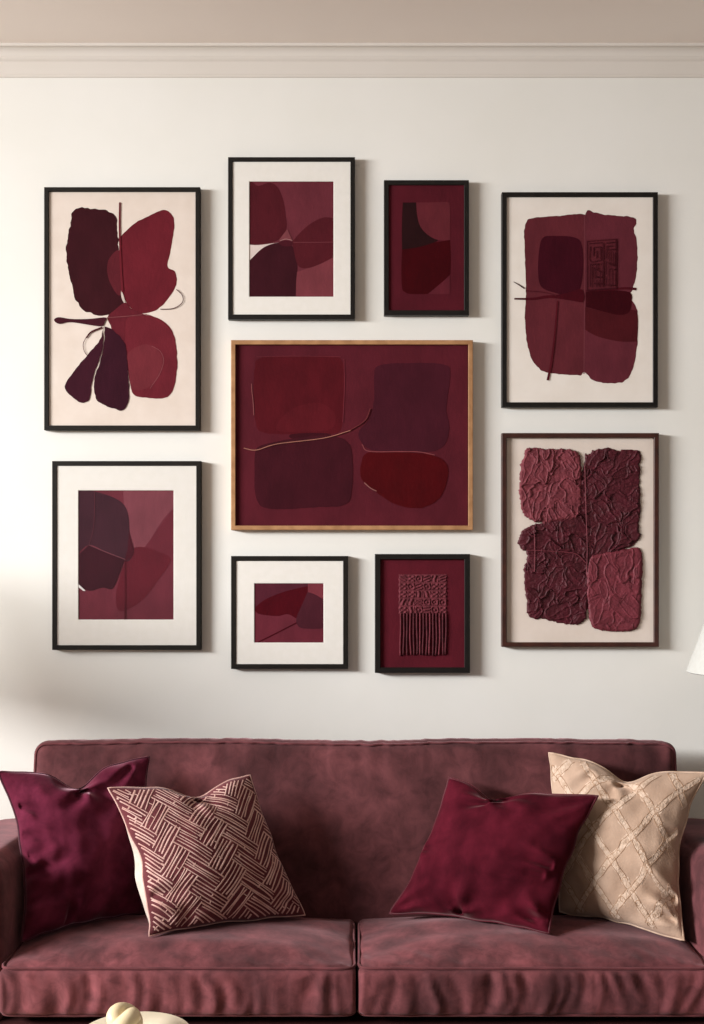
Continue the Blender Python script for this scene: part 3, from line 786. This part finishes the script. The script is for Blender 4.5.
# tan pillow, right
D1 = Pillow([P(549,753,3.880), P(707.5,773,3.700), P(684,940.5,3.535), P(560,911.5,3.770)], .17, (.05,.23,.05,.045), (.0,.19,.30),
            [(-.02,.86,-.2,.5,.05,.012),(-.02,.86,.3,.6,.06,.012),(.95,-.55,.1,-.42,.08,.026),(.9,-.8,.35,-.72,.05,.016),(.9,.2,.4,.15,.06,.010),(-.4,.8,-.7,.4,.06,.01)], 12, .009)
D1.gath = [(0,.72,6,.010,.34,-1.57,1.2), (.95,-.5,7,.016,.36,3.0,.8), (.9,.3,7,.008,.3,3.14,.8), (-.2,-1,8,.008,.25,1.57,1.0)]
rs = random.Random(9); bands = []; threads = []
def band(kind, c):
    pts = []; ws = []
    for f in np.linspace(-1, 1, 60):
        q = (f, c-f*1.15) if kind else (f, c+f*1.15)
        if abs(q[0]) < .97 and abs(q[1]) < .97:
            pts.append((q[0]+.012*nz(f*9, c, kind), q[1]+.012*nz(f*9, c, kind+4))); ws.append(.095+.09*nz(f*16, c*3, kind))
    if len(pts) > 4:
        bands.append(D1.strip(pts, ws, .0016))
        for off in (-.055, .055):
            wig = [(p[0]+off+.02*nz(i*.5, c, off*99), p[1]+.015*nz(i*.6, c, off*50)) for i, p in enumerate(pts)]
            threads.append(D1.strip(wig, .011, .0022))
        for i in range(0, len(pts)-3, 3):        # little looped stitches
            x, y = pts[i]; r = rs.uniform(.02, .04)
            lp = [(x+r*math.cos(t)*1.1+rs.uniform(-.004, .004), y+r*math.sin(t)) for t in np.linspace(0, rs.uniform(3, 6), 7)]
            (threads if rs.random() < .45 else bands).append(D1.strip(lp, .014, .0028))
for c in (-1.6, -.95, -.3, .35, 1.0, 1.65):
    band(1, c); band(0, c+.1)
D1.build('throw_pillow', 'tan throw pillow with embroidered diamond lattice in the right corner of the sofa', 'pillow', GRP, M_TAN, M_TAN, M_TANPIPE, rpipe=.004, extra=[(M_TANLINE, bands), (M_TANTHREAD, threads)])

# ------------------------------------------------------------------ lamps
def lamp(x, y, label, dz=0):
    root = empty('floor_lamp', (x, y, 0), label, 'lamp', 'floor lamps beside the sofa')
    b = MB(); b.lathe([(0,0),(.13,0),(.135,.006),(.13,.018),(.03,.026),(.014,.04),(0,.04)], (x, y, 0)); b.build('base', M_BRASS, root, smooth=True)
    b = MB(); b.tube([(x, y, .036), (x, y, 1.30+dz)], .009, 12); b.build('pole', M_BRASS, root, smooth=True)
    b = MB(); b.lathe([(.206,1.218),(.203,1.216),(.200,1.218),(.070,1.575),(.072,1.578),(.076,1.576),(.206,1.218)], (x, y, dz), 64); sh = b.build('lamp_shade', M_SHADE, root, smooth=True)
    b = MB()
    for a in range(3):
        b.tube([(x, y, 1.30+dz), (x+.168*math.cos(a*2.094), y+.168*math.sin(a*2.094), 1.295+dz)], .002, 6)
    b.build('shade_ring', M_BRASS, root)
    return root
lamp(1.291, -.30, 'white cone-shaded floor lamp at the right end of the sofa')
lamp(-1.85, -.60, 'white cone-shaded floor lamp at the left end of the sofa', .12)

# --------------------------------------------- coffee table, plate and knot
TZ = .41
tx, ty = -.25, -1.58
ct = empty('coffee_table', (tx, ty, 0), 'low dark walnut coffee table in front of the sofa', 'table')
b = MB(); b.box((tx-.55, ty-.36, TZ-.035), (tx+.55, ty+.36, TZ)); b.build('tabletop', M_TABLE, ct, bevel=.006)
for sx in (-.49, .49):
    for sy in (-.30, .30):
        b = MB(); b.tube([(tx+sx, ty+sy, TZ-.035), (tx+sx, ty+sy, 0)], [.026, .018], 14); b.build('leg', M_TABLE, ct)
pc = at(135, 1024, 2.90); px_, py_ = pc.x, -1.395
pl = MB(); pl.lathe([(0,0),(.055,0),(.058,.004),(.056,.016),(.085,.034),(.126,.060),(.129,.064),(.126,.066),(.084,.042),(.05,.030),(0,.028)], (px_, py_, TZ+.0005), 64)
o = pl.build('plate', M_PLATE, None, smooth=True); o['label'] = 'round cream footed plate on the coffee table'; o['category'] = 'plate'
kn = MB(); pts = []
kx, kz = at(124, 1003, 2.905).x, TZ+.0285
sc = .0108
for k in range(160):          # a cord wound twice round itself: two fat strands side by side with a groove between
    t = 2*math.pi*k/160
    R_k = .0225+.008*math.cos(3*t+1.9)
    pts.append((kx+.020*math.sin(3*t+1.9), py_+R_k*1.15*math.sin(2*t), R_k*math.cos(2*t)))
lowz = min(p[2] for p in pts)
pts = [(a, b_, c-lowz+.0222+kz) for a, b_, c in pts]
kn.tube(pts, .0205, 18, closed=True)
o = kn.build('decorative_knot', M_CERAMIC, None, smooth=True); o['label'] = 'cream ceramic knot ornament resting on the round plate'; o['category'] = 'ornament'

# ------------------------------------------------------------------ light
def area(name, loc, target, sx, sy, e, col, spread=180):
    l = bpy.data.lights.new(name, 'AREA'); l.shape = 'RECTANGLE'; l.size = sx; l.size_y = sy; l.energy = e; l.color = col
    l.spread = math.radians(spread)
    o = bpy.data.objects.new(name, l); COL.objects.link(o); o.location = loc
    o.rotation_euler = (Vector(target)-Vector(loc)).to_track_quat('-Z', 'Y').to_euler(); return o
area('window_light', (-6.0, -3.4, 2.85), (1.5, -.2, .85), 3.0, .9, 165, (1.0, 1.0, .995), 74)
w = bpy.data.worlds.new('world'); SC.world = w; w.use_nodes = True
bg = w.node_tree.nodes['Background']; bg.inputs['Color'].default_value = (1.0, .97, .96, 1); bg.inputs['Strength'].default_value = .20
